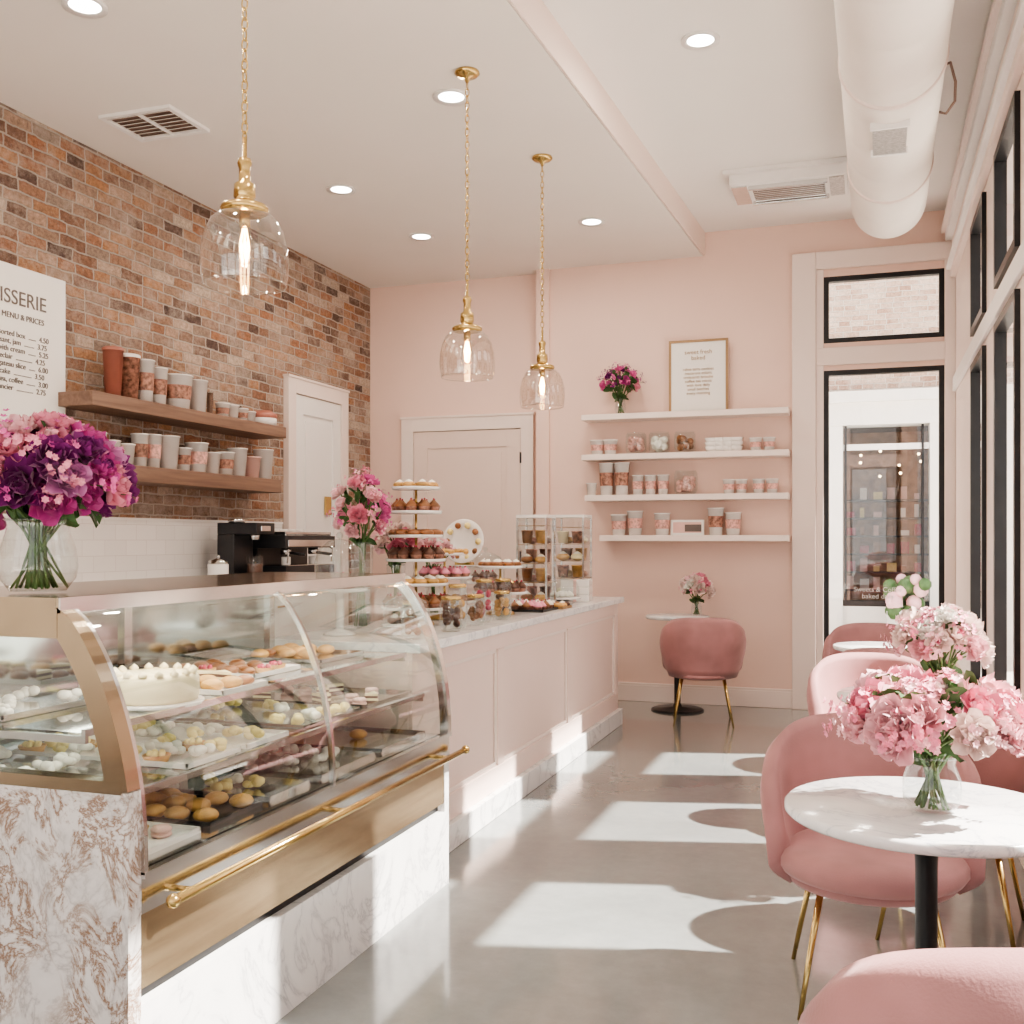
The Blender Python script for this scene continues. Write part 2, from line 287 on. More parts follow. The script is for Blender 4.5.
def paneldoor(b,x0,x1,z1,mat,fr,kn=True):
    fw=.12
    b.box(x0-fw,x0,-.05,0,0,z1+fw,fr); b.box(x1,x1+fw,-.05,0,0,z1+fw,fr); b.box(x0,x1,-.05,0,z1,z1+fw,fr); b.box(x0-fw-.01,x1+fw+.01,-.06,0,z1+fw,z1+fw+.02,fr)
    s=.14; b.box(x0,x1,-.02,0,0,z1,mat)
    b.box(x0+.006,x0+s,-.035,-.02,.01,z1-.006,mat); b.box(x1-s,x1-.006,-.035,-.02,.01,z1-.006,mat)
    for z0,zz in ((.01,.22),(.95,1.1),(z1-s-.02,z1-.006)): b.box(x0+s,x1-s,-.035,-.02,z0,zz,mat)
    for z0,zz in ((.22,.95),(1.1,z1-s-.02)): b.box(x0+s+.05,x1-s-.05,-.028,-.02,z0+.05,zz-.05,mat)
    b.box(x0,x0+.006,-.022,-.02,.0,z1,gap); b.box(x1-.006,x1,-.022,-.02,0,z1,gap); b.box(x0,x1,-.022,-.02,z1-.006,z1,gap)
    if kn: b.lathe([(0,0),(.03,0),(.03,.01),(.012,.015),(.012,.04),(.03,.05),(.032,.07),(0,.08)],(x1-.07,-.035,1.0),brass,16,True,Matrix.Rotation(math.radians(90),4,'X'))
b=MB(); paneldoor(b,-4.08,-3.01,2.42,doorp,trimw)
for z in (.3,1.2,2.1): b.box(-3.02,-3.0,-.05,-.035,z,z+.1,black)
b.obj('door_1',(0,9.12,0),bevel=.004)
b=MB(); paneldoor(b,-.40,.40,2.62,white,trimw,False); b.box(.1,.2,-.05,-.035,1.62,1.78,brass); b.obj('door_2',(XL,8.06,0),math.radians(90),bevel=.004)

# ------------------------------------------------------------------ exterior
b=MB(); b.box(-25,30,-20,40,-.14,-.101,stone); b.obj('street_pavement')
b=MB(); Y=15
b.box(-7,-1.1,Y,Y+.4,-.1,7.5,brick_out); b.box(1.35,8,Y,Y+.4,-.1,7.5,brick_out); b.box(-1.1,1.35,Y,Y+.4,3.4,7.5,brick_out)
b.box(-1.1,1.35,Y-.12,Y+.3,2.95,3.25,outwhite); b.box(-1.2,1.45,Y-.2,Y+.3,3.25,3.4,outwhite)
for x in (-1.1,-.55,.75,1.15): b.box(x,x+.2,Y-.1,Y+.3,-.1,2.95,outwhite)
b.box(-.9,1.2,Y,Y+.2,-.1,.5,outwhite); b.box(-.35,.75,Y+.02,Y+.08,2.62,2.7,outwhite); b.box(-.35,.75,Y+.02,Y+.08,.5,.58,black); b.box(.65,.68,Y,Y+.08,.5,2.95,black); b.box(-.33,-.30,Y,Y+.08,.5,2.95,black)
b.paneY(Y+.1,-.9,1.2,.5,2.95,sfglass)
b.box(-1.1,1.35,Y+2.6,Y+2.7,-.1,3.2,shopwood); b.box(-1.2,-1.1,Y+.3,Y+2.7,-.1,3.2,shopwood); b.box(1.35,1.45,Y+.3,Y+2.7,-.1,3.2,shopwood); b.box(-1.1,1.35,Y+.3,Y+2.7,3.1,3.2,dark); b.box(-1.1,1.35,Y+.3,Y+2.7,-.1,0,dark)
for k in range(5):
    for j in range(2): b.ball((-.4+k*.27,Y+.9+j*.7,2.35+.16*((k+j)%3)),.02,warmb,8,6)
for q in range(26):
    b.ball((.45+ru(-.22,.22),Y-.5+ru(-.2,.2),.55+ru(-.1,.35)),ru(.07,.12),leaf if q%3 else PET['pale'],7,5)
b.cyl((.45,Y-.5,-.1),.2,.6,outwhite,20,.26)
for k in range(6):
    z=.6+.28*k; b.box(-.8,1.1,Y+2.3,Y+2.6,z,z+.03,dark)
    for q in range(9):
        x=-.75+.2*q; b.box(x,x+ru(.06,.14),Y+2.35,Y+2.5,z+.03,z+ru(.1,.24),random.choice([porc,berry,brownc,yel,cuppink]))
for x in (-2.9,1.9):
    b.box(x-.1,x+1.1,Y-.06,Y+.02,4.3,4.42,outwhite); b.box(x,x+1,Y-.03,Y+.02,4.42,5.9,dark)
b.box(-7,8,Y-.08,Y,3.95,4.1,outwhite); b.box(-7,8,Y-.25,Y+.4,7.3,7.6,outwhite)
b.obj('street_building')
brick_r=brick_mat('pale_brick_side','yz',[(0,(.55,.38,.3)),(.5,(.68,.52,.42)),(1,(.78,.65,.56))],(.75,.68,.62),.5,washc=(.75,.65,.58))
b=MB(); b.box(14,15,-6,26,-.1,4.5,brick_r)
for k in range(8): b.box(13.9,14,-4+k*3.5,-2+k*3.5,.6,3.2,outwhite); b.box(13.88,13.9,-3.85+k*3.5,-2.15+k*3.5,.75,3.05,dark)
b.box(13.8,14,-6,26,4.2,4.5,outwhite); b.obj('street_rowhouse')

# ------------------------------------------------------------------ ceiling fittings
b=MB(); b.lathe([(.07,0),(.10,0),(.10,-.012),(.07,-.006)],(0,0,0),white,28); b.lathe([(0,-.003),(.07,-.004)],(0,0,0),lampm,28)
dl=b.mesh('ceiling_downlight')
for x,y,z in ((-3.36,3.87,CEIL),(-3.45,6.47,CEIL),(-3.38,7.68,CEIL),(-2.0,7.74,CEIL),(-2.16,5.31,CEIL),(-.84,5.52,CEIL2),(-2.2,2.6,CEIL),(-.84,2.9,CEIL2),(-3.4,1.2,CEIL)):
    o=put('ceiling_downlight',dl,(x,y,z-.001))
    l=bpy.data.lights.new('lamp','AREA'); l.shape='DISK'; l.size=.14; l.energy=10; l.color=(1,.88,.74)
    lo=bpy.data.objects.new('lamp',l); COL.objects.link(lo); lo.location=(0,0,-.02); lo.parent=o
b=MB(); sx=.24; sy=.19
b.box(-sx,sx,-sy,-sy+.03,-.02,-.001,white); b.box(-sx,sx,sy-.03,sy,-.02,-.001,white); b.box(-sx,-sx+.03,-sy+.03,sy-.03,-.02,-.001,white); b.box(sx-.03,sx,-sy+.03,sy-.03,-.02,-.001,white)
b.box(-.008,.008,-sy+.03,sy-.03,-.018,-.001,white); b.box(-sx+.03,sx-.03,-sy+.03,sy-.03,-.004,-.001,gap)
for k in range(7):
    y=-sy+.045+k*.046; b.add([(-sx+.03,y,-.018),(sx-.03,y,-.018),(sx-.03,y+.022,-.006),(-sx+.03,y+.022,-.006),(-sx+.03,y,-.015),(sx-.03,y,-.015),(sx-.03,y+.022,-.003),(-sx+.03,y+.022,-.003)],[(0,3,2,1),(4,5,6,7),(0,1,5,4),(2,3,7,6)],white)
b.obj('ceiling_vent',(-3.92,5.09,CEIL))
b=MB(); b.box(-.40,.40,-.24,.24,-.10,-.001,white); b.box(-.44,.44,-.28,.28,-.03,-.001,white)
b.box(-.25,.25,-.16,.16,-.105,-.10,gap)
for k in range(8): b.box(-.25,.25,-.15+k*.04,-.135+k*.04,-.115,-.095,chrome)
b.box(-.39,-.28,-.2,.2,-.11,-.10,chrome); b.box(.28,.38,-.2,.2,-.11,-.10,foil); b.box(-.27,.27,-.185,-.165,-.13,-.10,chrome); b.box(-.27,.27,.165,.185,-.13,-.10,chrome)
b.obj('ceiling_air_conditioner',(-.55,7.8,CEIL2),bevel=.006)
b=MB(); rr=.236; L=7.5-(YF+.02); AX=Matrix.Rotation(math.radians(-90),4,'X')
pr=[(0,0),(rr,0)]; k=.3
while k<L-.3: pr+=[(rr,k-.02),(rr*.985,k),(rr,k+.02)]; k+=.42
pr+=[(rr,L-.12),(rr*.98,L-.05),(rr*.92,L-.015),(rr*.85,L),(0,L)]
b.lathe(pr,(0,0,0),ductm,44,True,AX)
for yy in (2.6,4.0,5.4,6.75,8.2): b.lathe([(rr,0),(rr+.008,.003),(rr+.008,.03),(rr,.033)],(0,yy,0),trimw,44,True,AX); b.box(-.008,.008,yy+.005,yy+.025,rr,.365,chrome)
b.box(-.09,.07,6.98,7.34,-.252,-.225,foil); b.box(-.10,.08,6.965,6.98,-.258,-.22,white); b.box(-.10,.08,7.34,7.355,-.258,-.22,white)
b.tube([(.2,7.2,.1),(.28,7.3,.16),(.31,7.4,.1),(.31,7.45,.02),(.27,7.5,-.02),(.22,7.5,.0)],.007,gap)
b.obj('ventilation_duct',(.045,YF+.02,3.645),-.008)
b=MB(); b.lathe([(0,0),(.062,0),(.066,-.012),(.05,-.026),(.014,-.034),(.01,-.055),(0,-.055)],(0,0,0),brass,28)
z=-.055; i=0
while z>-1.10:
    pts=[]
    for k in range(10):
        a=2*math.pi*k/10; u=.0105*math.cos(a); w=.022*math.sin(a)
        pts.append((u,0,z-.02+w) if i%2 else (0,u,z-.02+w))
    b.tube(pts,.0028,brass,5,True); z-=.034; i+=1
b.lathe([(0,-1.09),(.008,-1.095),(.008,-1.16),(.02,-1.165),(.024,-1.18),(.018,-1.2),(.02,-1.24),(.034,-1.25),(.036,-1.29),(.03,-1.30),(.05,-1.312),(.074,-1.32),(.079,-1.33),(.076,-1.342),(.0,-1.345)],(0,0,0),brass,28)
b.lathe([(.05,-1.335),(.082,-1.345),(.110,-1.37),(.130,-1.41),(.140,-1.46),(.143,-1.51),(.141,-1.55),(.134,-1.58)],(0,0,0),lglass,40)
b.tube([(.134*math.cos(t*math.pi/18),.134*math.sin(t*math.pi/18),-1.58) for t in range(36)],.003,lglass,6,True)
b.lathe([(0,-1.345),(.018,-1.345),(.018,-1.39),(0,-1.39)],(0,0,0),brass,16)
b.lathe([(.013,-1.39),(.02,-1.41),(.032,-1.45),(.034,-1.48),(.026,-1.505),(0,-1.515)],(0,0,0),lglass,20)
for k in range(6):
    a=k*math.pi/3; b.tube([(.006*math.cos(a),.006*math.sin(a),-1.395),(.015*math.cos(a),.015*math.sin(a),-1.44),(.012*math.cos(a),.012*math.sin(a),-1.49)],.0026,bulbm,5)
pm=b.mesh('pendant_lamp')
for (x,y) in ((-1.95,2.99),(-1.97,5.06),(-1.96,6.34)):
    o=put('pendant_lamp',pm,(x,y,CEIL)); l=bpy.data.lights.new('bulb_light','POINT'); l.energy=4; l.color=(1,.7,.4); l.shadow_soft_size=.02
    lo=bpy.data.objects.new('bulb_light',l); COL.objects.link(lo); lo.location=(0,0,-1.45); lo.parent=o

# ------------------------------------------------------------------ service counter
b=MB(); cx0,cx1,cy0,cy1=-2.5,-1.81,4.02,7.82
b.box(cx0,cx1-.02,cy0,cy1-.02,.12,.925,pinkp)
st=[cy0,5.14,6.46,cy1-.02]
b.box(cx1-.02,cx1,cy0,cy1-.02,.12,.24,pinkp); b.box(cx1-.02,cx1,cy0,cy1-.02,.84,.925,pinkp)
for i,y in enumerate(st):
    y0=y-.05 if i not in(0,) else y; y1=y+.05 if i<3 else y
    if i==3: y0=y-.09
    if i==0: y1=y+.25
    b.box(cx1-.02,cx1,y0,y1,.24,.84,pinkp)
for a,c in ((st[0]+.25,st[1]-.05),(st[1]+.05,st[2]-.05),(st[2]+.05,st[3]-.09)):
    b.box(cx1-.02,cx1-.008,a,a+.02,.24,.84,trimw); b.box(cx1-.02,cx1-.008,c-.02,c,.24,.84,trimw); b.box(cx1-.02,cx1-.008,a,c,.24,.26,trimw); b.box(cx1-.02,cx1-.008,a,c,.82,.84,trimw)
b.box(cx0+.1,cx1-.12,cy1-.02,cy1,.24,.84,pinkp)
b.box(cx0,cx1+.03,cy0,cy1+.01,0,.12,marble); b.box(cx0-.02,cx1+.035,cy0,cy1+.04,.925,.965,marble_t)
b.obj('service_counter',bevel=.004)

# ------------------------------------------------------------------ display case
FX=-1.63; CY0,CY1=2.02,3.98; BX=-2.45
def prof_pt(t):
    P=[(-1.625,.60),(-1.628,.72),(-1.645,.85),(-1.68,.98),(-1.73,1.10),(-1.79,1.195),(-1.84,1.235)]
    n=len(P)-1; s=t*n; i=min(int(s),n-1); f=s-i
    p0=P[max(i-1,0)];p1=P[i];p2=P[i+1];p3=P[min(i+2,n)]
    def cr(a,bb,c,d): return .5*((2*bb)+(-a+c)*f+(2*a-5*bb+4*c-d)*f*f+(-a+3*bb-3*c+d)*f**3)
    return cr(p0[0],p1[0],p2[0],p3[0]),cr(p0[1],p1[1],p2[1],p3[1])
b=MB()
b.box(BX,FX,CY0,CY0+.045,0,.81,marble_gold); b.box(BX,FX,CY1-.045,CY1,0,.60,marble)
b.box(BX,FX,CY0+.045,CY1-.045,0,.30,marble); b.box(BX+.02,FX-.03,CY0+.045,CY1-.045,.30,.335,black)
b.box(BX,FX-.004,CY0+.045,CY1-.0451,.335,.515,bandwood)
b.box(BX,FX+.002,CY0+.045,CY1,.515,.60,chrome)
b.box(FX-.01,FX+.012,CY0+.045,CY1,.60,.615,chrome)
b.tube([(FX+.05,CY0+.1,.535),(FX+.05,CY1+.06,.535)],.012,brass,12)
for y in (CY0+.18,3.0,CY1-.12): b.tube([(FX,y,.535),(FX+.05,y,.535)],.009,brass,8)
b.ball((FX+.05,CY0+.1,.535),.018,brass); b.ball((FX+.05,CY1+.06,.535),.018,brass)
for y0,y1 in ((CY0+.045,2.985),(3.0,CY1-.03)):
    b.grid(lambda u,v:(prof_pt(v)[0],y0+(y1-y0)*u,prof_pt(v)[1]),1,24,cglass)
def rib(y0,y1,w,mat,t0=0):
    N=24
    def ring(v):
        t=t0+(1-t0)*v; x,z=prof_pt(t); x2,z2=prof_pt(min(1,t+.01)); x1,z1=prof_pt(max(0,t-.01)); dx,dz=x2-x1,z2-z1; l=math.hypot(dx,dz); nx,nz=-dz/l,dx/l
        return (x-nx*.006,z-nz*.006),(x+nx*w,z+nz*w)
    vs=[];fs=[]
    for i in range(N+1):
        (a,c),(d,e)=ring(i/N); vs+= [(a,y0,c),(a,y1,c),(d,y1,e),(d,y0,e)]
    for i in range(N):
        o=i*4
        for k in range(4): fs.append((o+k,o+(k+1)%4,o+4+(k+1)%4,o+4+k))
    fs+= [(0,1,2,3),(N*4+3,N*4+2,N*4+1,N*4)]
    b.add(vs,fs,mat,False)
rib(CY0,CY0+.045,.055,bronze,.285); rib(CY1-.035,CY1,.03,chrome); rib(2.985,3.000,.010,chrome); rib(CY0+.045,CY0+.058,.02,chrome,.02)
b.box(BX,FX-.02,CY0-.001,CY0+.046,.805,.835,bronze); b.box(BX,-1.835,CY0-.001,CY0+.046,1.165,1.236,bronze); b.box(BX,BX+.05,CY0,CY0+.045,.835,1.2,bronze)
for yy,z0 in ((CY0+.02,.82),(CY1-.02,.6)):
    vs=[(BX,yy,z0)]+[(prof_pt(k/12)[0],yy,max(z0,prof_pt(k/12)[1])) for k in range(13)]+[(BX,yy,1.235)]
    b.add(vs,[list(range(len(vs)))],cglass)
b.box(BX-.02,-1.835,CY0-.005,CY1,1.236,1.262,bronze); b.box(-1.845,-1.825,CY0,CY1,1.225,1.262,chrome)
b.box(BX,BX+.03,CY0+.045,CY1-.04,.60,.66,chrome); b.box(BX,BX+.03,CY0+.045,CY1-.04,1.18,1.236,chrome)
for y in (CY0+.045,2.98,CY1-.08): b.box(BX,BX+.03,y,y+.04,.66,1.18,chrome)
b.box(BX+.008,BX+.016,CY0+.05,CY1-.05,.66,1.18,mirror)
b.box(BX+.03,FX-.02,CY0+.046,CY1-.046,.60,.615,chrome)
SH=[(.775,-2.40,-1.72),(.935,-2.40,-1.80)]
for z,x0,x1 in SH:
    b.paneZ(z-.002,x0,x1,CY0+.05,2.975,sglass); b.paneZ(z-.002,x0,x1,3.01,CY1-.05,sglass)
    b.box(x1-.008,x1+.004,CY0+.05,CY1-.05,z-.012,z+.006,chrome)
    for y in (CY0+.06,2.98,CY1-.06): b.box(x0,x1,y-.006,y+.006,z-.03,z-.012,chrome)
b.box(-1.93,-1.90,CY0+.06,CY1-.06,1.222,1.236,lampm)  # glowing strip added under the case top to brighten the interior
case=b.obj('pastry_display_case')
l=bpy.data.lights.new('case_fill_light','AREA'); l.shape='RECTANGLE'; l.size=.05; l.size_y=1.8; l.energy=5; l.color=(1,.9,.76)  # added fill lamp that lifts the brightness inside the case
lo=bpy.data.objects.new('case_fill_light',l); COL.objects.link(lo); lo.location=(-1.915,3.0,1.215); lo.parent=case

def croissant(b,c,s,mat=None,rot=0):
    pts=[];rs=[]
    for i in range(11):
        a=-1.25+2.5*i/10; pts.append((c[0]+s*math.sin(a+rot),c[1]+s*math.cos(a+rot)*.9,c[2]+s*.36)); rs.append(s*(.12+.33*math.cos(a*.95))*(1+.12*(i%2)))
    b.tube(pts,rs,mat or crust,9)
def cupcake(b,c,s,top):
    b.lathe([(0,0),(.6*s,0),(.85*s,.8*s)],c,cupbrown,14); b.lathe([(.85*s,.8*s),(.95*s,.95*s),(.75*s,1.2*s),(.7*s,1.25*s),(.5*s,1.5*s),(.4*s,1.55*s),(.2*s,1.8*s),(0,1.95*s)],c,top,14)
    b.ball((c[0],c[1],c[2]+1.95*s),.16*s,berry,6,5)
def macaron(b,c,s,mat): b.lathe([(0,0),(.8*s,0),(s,.2*s),(.95*s,.38*s),(.8*s,.4*s),(.8*s,.55*s),(.95*s,.57*s),(s,.75*s),(.75*s,1.0*s),(0,1.05*s)],c,mat,14)
def bun(b,c,s,mat,top=None):
    b.ball((c[0],c[1],c[2]+.45*s),s,mat,12,8,(1,1,.55))
    if top: b.lathe([(.6*s,.85*s),(.5*s,1.0*s),(.3*s,1.15*s),(0,1.3*s)],c,top,10)
def tart(b,c,s,fill):
    b.lathe([(0,0),(.8*s,0),(1.0*s,.5*s),(.9*s,.5*s),(.85*s,.42*s),(0,.42*s)],c,crust,14)
    for k in range(5): a=k*1.257; b.ball((c[0]+.45*s*math.cos(a),c[1]+.45*s*math.sin(a),c[2]+.55*s),.26*s,fill,7,5)
def rosette(b,c,s,mat):
    for k in range(7):
        a=ru(0,6.28); q=s*.6*math.sqrt(R()); b.ball((c[0]+q*math.cos(a),c[1]+q*math.sin(a),c[2]+s*ru(.3,.7)),s*ru(.35,.5),mat,7,5,(1,ru(.6,1),.7))
def slice_(b,c,s,m1,m2):
    a=ru(0,6.28); p=[(c[0]+s*1.3*math.cos(a),c[1]+s*1.3*math.sin(a)),(c[0]+s*math.cos(a+2.4),c[1]+s*math.sin(a+2.4)),(c[0]+s*math.cos(a-2.4),c[1]+s*math.sin(a-2.4))]
    for i,m in enumerate((m1,m2,m1,m2)): b.prism(p,c[2]+i*s*.25,c[2]+(i+1)*s*.25,m)
def cake(b,c,r,h,mat,deco,n=14):
    b.lathe([(0,0),(r*.97,0),(r,.01),(r,h-.012),(r-.012,h),(0,h)],c,mat,40)
    for k in range(n):
        a=2*math.pi*k/n; b.lathe([(.012,0),(.013,.006),(.008,.012),(0,.018)],(c[0]+(r-.016)*math.cos(a),c[1]+(r-.016)*math.sin(a),c[2]+h),deco,8)
def tray(b,x0,x1,y0,y1,z,mat):
    b.box(x0,x1,y0,y1,z,z+.004,mat)
    for a in ((x0,x0+.005,y0,y1),(x1-.005,x1,y0,y1),(x0,x1,y0,y0+.005),(x0,x1,y1-.005,y1)): b.box(*a,z+.004,z+.015,mat)
b=MB()
kinds=[lambda c:croissant(b,c,.042,None,ru(0,6)),lambda c:rosette(b,c,.042,yel),lambda c:tart(b,c,.04,yel),lambda c:bun(b,c,.036,crust),lambda c:macaron(b,c,.028,cuppink),lambda c:tart(b,c,.036,berry),lambda c:slice_(b,c,.036,choc,cream),lambda c:rosette(b,c,.042,wc),lambda c:bun(b,c,.03,brownc)]
def fill(x0,x1,y0,y1,z,ks,dx=.085,dy=.085,tm=None,skip=0):
    tray(b,x0,x1,y0,y1,z,tm or porc)
    x=x0+.045
    while x<x1-.03:
        y=y0+.045
        while y<y1-.03:
            if R()>=skip: kinds[random.choice(ks)]((x+ru(-.01,.01),y+ru(-.01,.01),z+.005))
            y+=dy
        x+=dx
z=.935
cake(b,(-1.93,2.50,z+.012),.125,.075,cream,cream,16); b.cyl((-1.93,2.50,z),.14,.01,porc,32)
fill(-2.36,-2.1,2.12,2.5,z,[7],skip=.5,tm=chrome); fill(-2.36,-1.83,2.69,2.94,z,[8,3,6]); fill(-2.30,-1.95,3.05,3.35,z,[8,8,5]); fill(-2.30,-1.95,3.5,3.85,z,[8,3],tm=chrome,skip=.4)
z=.775
fill(-2.36,-1.9,2.10,2.38,z,[7],skip=.6,tm=chrome); fill(-2.36,-1.76,2.42,2.68,z,[1,7,2],skip=.1); fill(-2.36,-1.76,2.71,2.95,z,[1,7],skip=.1); fill(-2.36,-1.76,3.05,3.45,z,[7,1],tm=chrome,skip=.5); fill(-2.36,-1.76,3.5,3.9,z,[4,6],tm=chrome,skip=.6)
z=.615
fill(-2.38,-1.70,2.11,2.40,z,[5,4],.08,.08); fill(-2.38,-1.70,2.44,2.70,z,[0,3,3],tm=blackp,skip=.15); fill(-2.38,-1.70,2.74,2.98,z,[7,1],tm=chrome,skip=.5); fill(-2.38,-1.70,3.05,3.45,z,[7],tm=chrome,skip=.7); fill(-2.38,-1.70,3.5,3.9,z,[3,2],tm=chrome,skip=.75)
b.obj('assorted_pastries').parent=case

# ------------------------------------------------------------------ flowers
def petal(b,base,D,N,size,w,cup,curl,mat):
    T=D.cross(N); off=ru(-.2,.2)
    def fn(u,v):
        uu=2*u-1; hw=w*size*math.sin(math.pi*(.12+.70*v))**.7
        return base+D*(size*v*(1-.12*uu*uu*v))+T*(hw*uu)+N*(size*(cup*uu*uu*.5+curl*v*v+ .09*math.sin(uu*8+off*20)*v))
    b.grid(fn,4,4,mat)
def bloom(b,c,axis,s,mat,mat2=None,layers=5,cnt=7):
    axis=axis.normalized(); ref=axis.orthogonal().normalized(); ref2=axis.cross(ref)
    for L in range(layers):
        f=L/(layers-1); th=math.radians(84-72*f); n=cnt-(1 if L>3 else 0)+(1 if L<2 else 0)
        for k in range(n):
            a=2*math.pi*(k+.5*(L%2)+ru(-.2,.2))/n; o=ref*math.cos(a)+ref2*math.sin(a)
            t=th+ru(-.18,.18); D=o*math.sin(t)+axis*math.cos(t); N=axis*math.sin(t)-o*math.cos(t)
            petal(b,c+o*s*.06*(1-f)-axis*s*.1*(1-f),D,N,s*(1-.42*f)*ru(.78,1.12),.40,.6,.24+.2*f,mat if (L<3 or not mat2) else mat2)
def leafm(b,c,D,s,mat):
    N=D.orthogonal(); N=(N+Vector((0,0,.4))).normalized(); N=(N-D*N.dot(D)).normalized(); petal(b,c,D,N,s,.3,.4,-.35,mat)
def small_flower(b,c,ax,s,mat):
    ax=ax.normalized(); r1=ax.orthogonal().normalized(); r2=ax.cross(r1)
    for k in range(6):
        a=k*math.pi/3; o=r1*math.cos(a)+r2*math.sin(a); D=(o+ax*.5).normalized(); T=D.cross((ax-D*ax.dot(D)).normalized())
        b.add([tuple(c),tuple(c+D*s*.6+T*s*.3),tuple(c+D*s),tuple(c+D*s*.6-T*s*.3)],[(0,1,2,3)],mat,True)
def bouquet(name,loc,Rb,vr,vh,pal,nb,bs,vase='round',lift=.6,fill_pal=('pale','hot'),nfill=40,squash=.8,low=1.35):
    b=MB()
    if vase=='round': pr=[(0,.004),(vr*.7,.004),(vr*.95,.03*vh/.15),(vr,vh*.35),(vr*.95,vh*.6),(vr*.78,vh*.86),(vr*.84,vh)]
    else: pr=[(0,.004),(vr*.75,.004),(vr*.82,.03),(vr*.9,vh*.5),(vr,vh)]
    b.lathe(pr,(0,0,0),vglass,32)
    b.tube([(pr[-1][0]*math.cos(t*math.pi/16),pr[-1][0]*math.sin(t*math.pi/16),vh) for t in range(32)],.003,vglass,6,True)
    C=Vector((0,0,vh+Rb*lift)); ends=[]; ga=2.39996
    for i in range(nb):
        f=(i+.5)/nb; el=math.asin(1-low*f) ; a=ga*i+ru(-.2,.2)
        d=Vector((math.cos(a)*math.cos(el),math.sin(a)*math.cos(el),math.sin(el))); p=C+Vector((d.x*Rb,d.y*Rb,d.z*Rb*squash))*ru(.68,.98)
        ends.append((p,d)); k=random.choice(pal)
        bloom(b,p,d+Vector((0,0,.25)),bs*ru(.8,1.2),PET[k],PET[random.choice(pal)] if R()<.3 else None)
    for p,d in ends:
        st=Vector((ru(-1,1)*vr*.55,ru(-1,1)*vr*.55,.012)); mid=Vector((-st.x*.6+d.x*vr*.3,-st.y*.6+d.y*vr*.3,vh))
        b.tube([st,(st+mid)/2,mid,(mid+p)/2+Vector((0,0,.01)),p],.0035,green,5)
    for i in range(nfill):
        a=ru(0,6.28); el=ru(-.35,1.4); d=Vector((math.cos(a)*math.cos(el),math.sin(a)*math.cos(el),math.sin(el)))
        p=C+Vector((d.x,d.y,d.z*squash))*Rb*ru(.9,1.22); m=PET[random.choice(fill_pal)]
        for q in range(7): small_flower(b,p+Vector((ru(-1,1),ru(-1,1),ru(-1,1)))*bs*.35,d+Vector((ru(-.4,.4),ru(-.4,.4),0)),bs*.19,m)
        if i%3==0: b.tube([C*1.0,p],.0015,green,4)
    for i in range(int(nfill*.6)):
        a=ru(0,6.28); el=ru(-.6,1.1); d=Vector((math.cos(a)*math.cos(el),math.sin(a)*math.cos(el),math.sin(el)))
        leafm(b,C+Vector((d.x,d.y,d.z*squash))*Rb*.5,d,Rb*ru(.3,.52),leaf)
    for i in range(9):
        a=ru(0,6.28); d=Vector((math.cos(a),math.sin(a),ru(.1,.6))).normalized(); leafm(b,Vector((0,0,vh)),d,Rb*.5,leaf)
    return b.obj(name,loc)
bouquet('flower_bouquet_vase',(-2.06,2.20,1.263),.20,.098,.19,['magenta','rose','pale','plum','pale','hot','lilac','plum'],40,.064,lift=.50,fill_pal=('hot','rose','magenta'),nfill=80,squash=.72,low=1.5)
TZ=.751
bouquet('flower_bouquet_vase',(.14,2.70,TZ),.20,.068,.135,['pale','rose','pale','pale','blush'],30,.058,vase='round',lift=.42,fill_pal=('pale','rose'),nfill=80,squash=.42,low=1.3)
bouquet('flower_bouquet_vase',(.26,4.5,TZ),.165,.07,.13,['pale','blush','white','rose','blush'],22,.06,lift=.7,fill_pal=('rose','pale'),nfill=50,squash=.7)
bouquet('flower_bouquet_vase',(-1.34,8.6,.781),.12,.045,.12,['white','pale','blush','rose'],14,.05,lift=.9,fill_pal=('rose','pale'),nfill=25)
bouquet('flower_bouquet_vase',(-2.03,8.84,2.481),.17,.05,.13,['plum','magenta','rose','hot','pale'],14,.045,lift=.8,fill_pal=('hot','plum'),nfill=70)

# ------------------------------------------------------------------ chairs & tables
def chair_mesh():
    b=MB(); A=math.radians(112); NU=32; NV=14
    loopn=NV; vs=[];fs=[]; zb=.355
    for i in range(NU+1):
        a=-A+2*A*i/NU; q=abs(a/A); H=.43+.385*(max(0,1-q**2.8))**.55
        ca,sa=-math.cos(a),math.sin(a)
        for k in range(loopn):
            f=k/loopn
            if f<.46: t=f/.46; z=zb+(H-zb)*t; r=.250+.068*math.sin(t*math.pi*.58); r-= .014*max(0,t-.85)/.15
            elif f<.54: z=H+.008; r=.250+.064-.036
            else: t=1-(f-.54)/.46; z=zb+.02+(H-zb-.02)*t; r=.195+.062*math.sin(t*math.pi*.58)+.012*max(0,t-.85)/.15
            vs.append((r*sa*1.04,r*ca,z))
    for i in range(NU):
        for k in range(loopn): l=(k+1)%loopn; fs.append((i*loopn+k,(i+1)*loopn+k,(i+1)*loopn+l,i*loopn+l))
    fs.append(list(range(loopn))); fs.append([NU*loopn+k for k in range(loopn)][::-1])
    b.add(vs,fs,velvet,True)
    S=Matrix.Diagonal((1.02,1.02,1,1))
    b.lathe([(0,.345),(.21,.345),(.24,.352),(.252,.365),(.255,.385),(.245,.388)],(0,.0,0),velvet,40,True,S)
    b.lathe([(.24,.386),(.262,.39),(.275,.41),(.275,.436),(.26,.458),(.215,.468),(0,.474)],(0,.03,0),velvet,40,True,S)
    for sx in (-1,1):
        for sy in (-1,1):
            b.tube([(sx*.155,sy*.155,.36),(sx*.19,sy*.195,.17),(sx*.22,sy*.23,.0)],[.011,.009,.007],brass,10)
    return b.mesh('velvet_chair')
cm=chair_mesh()
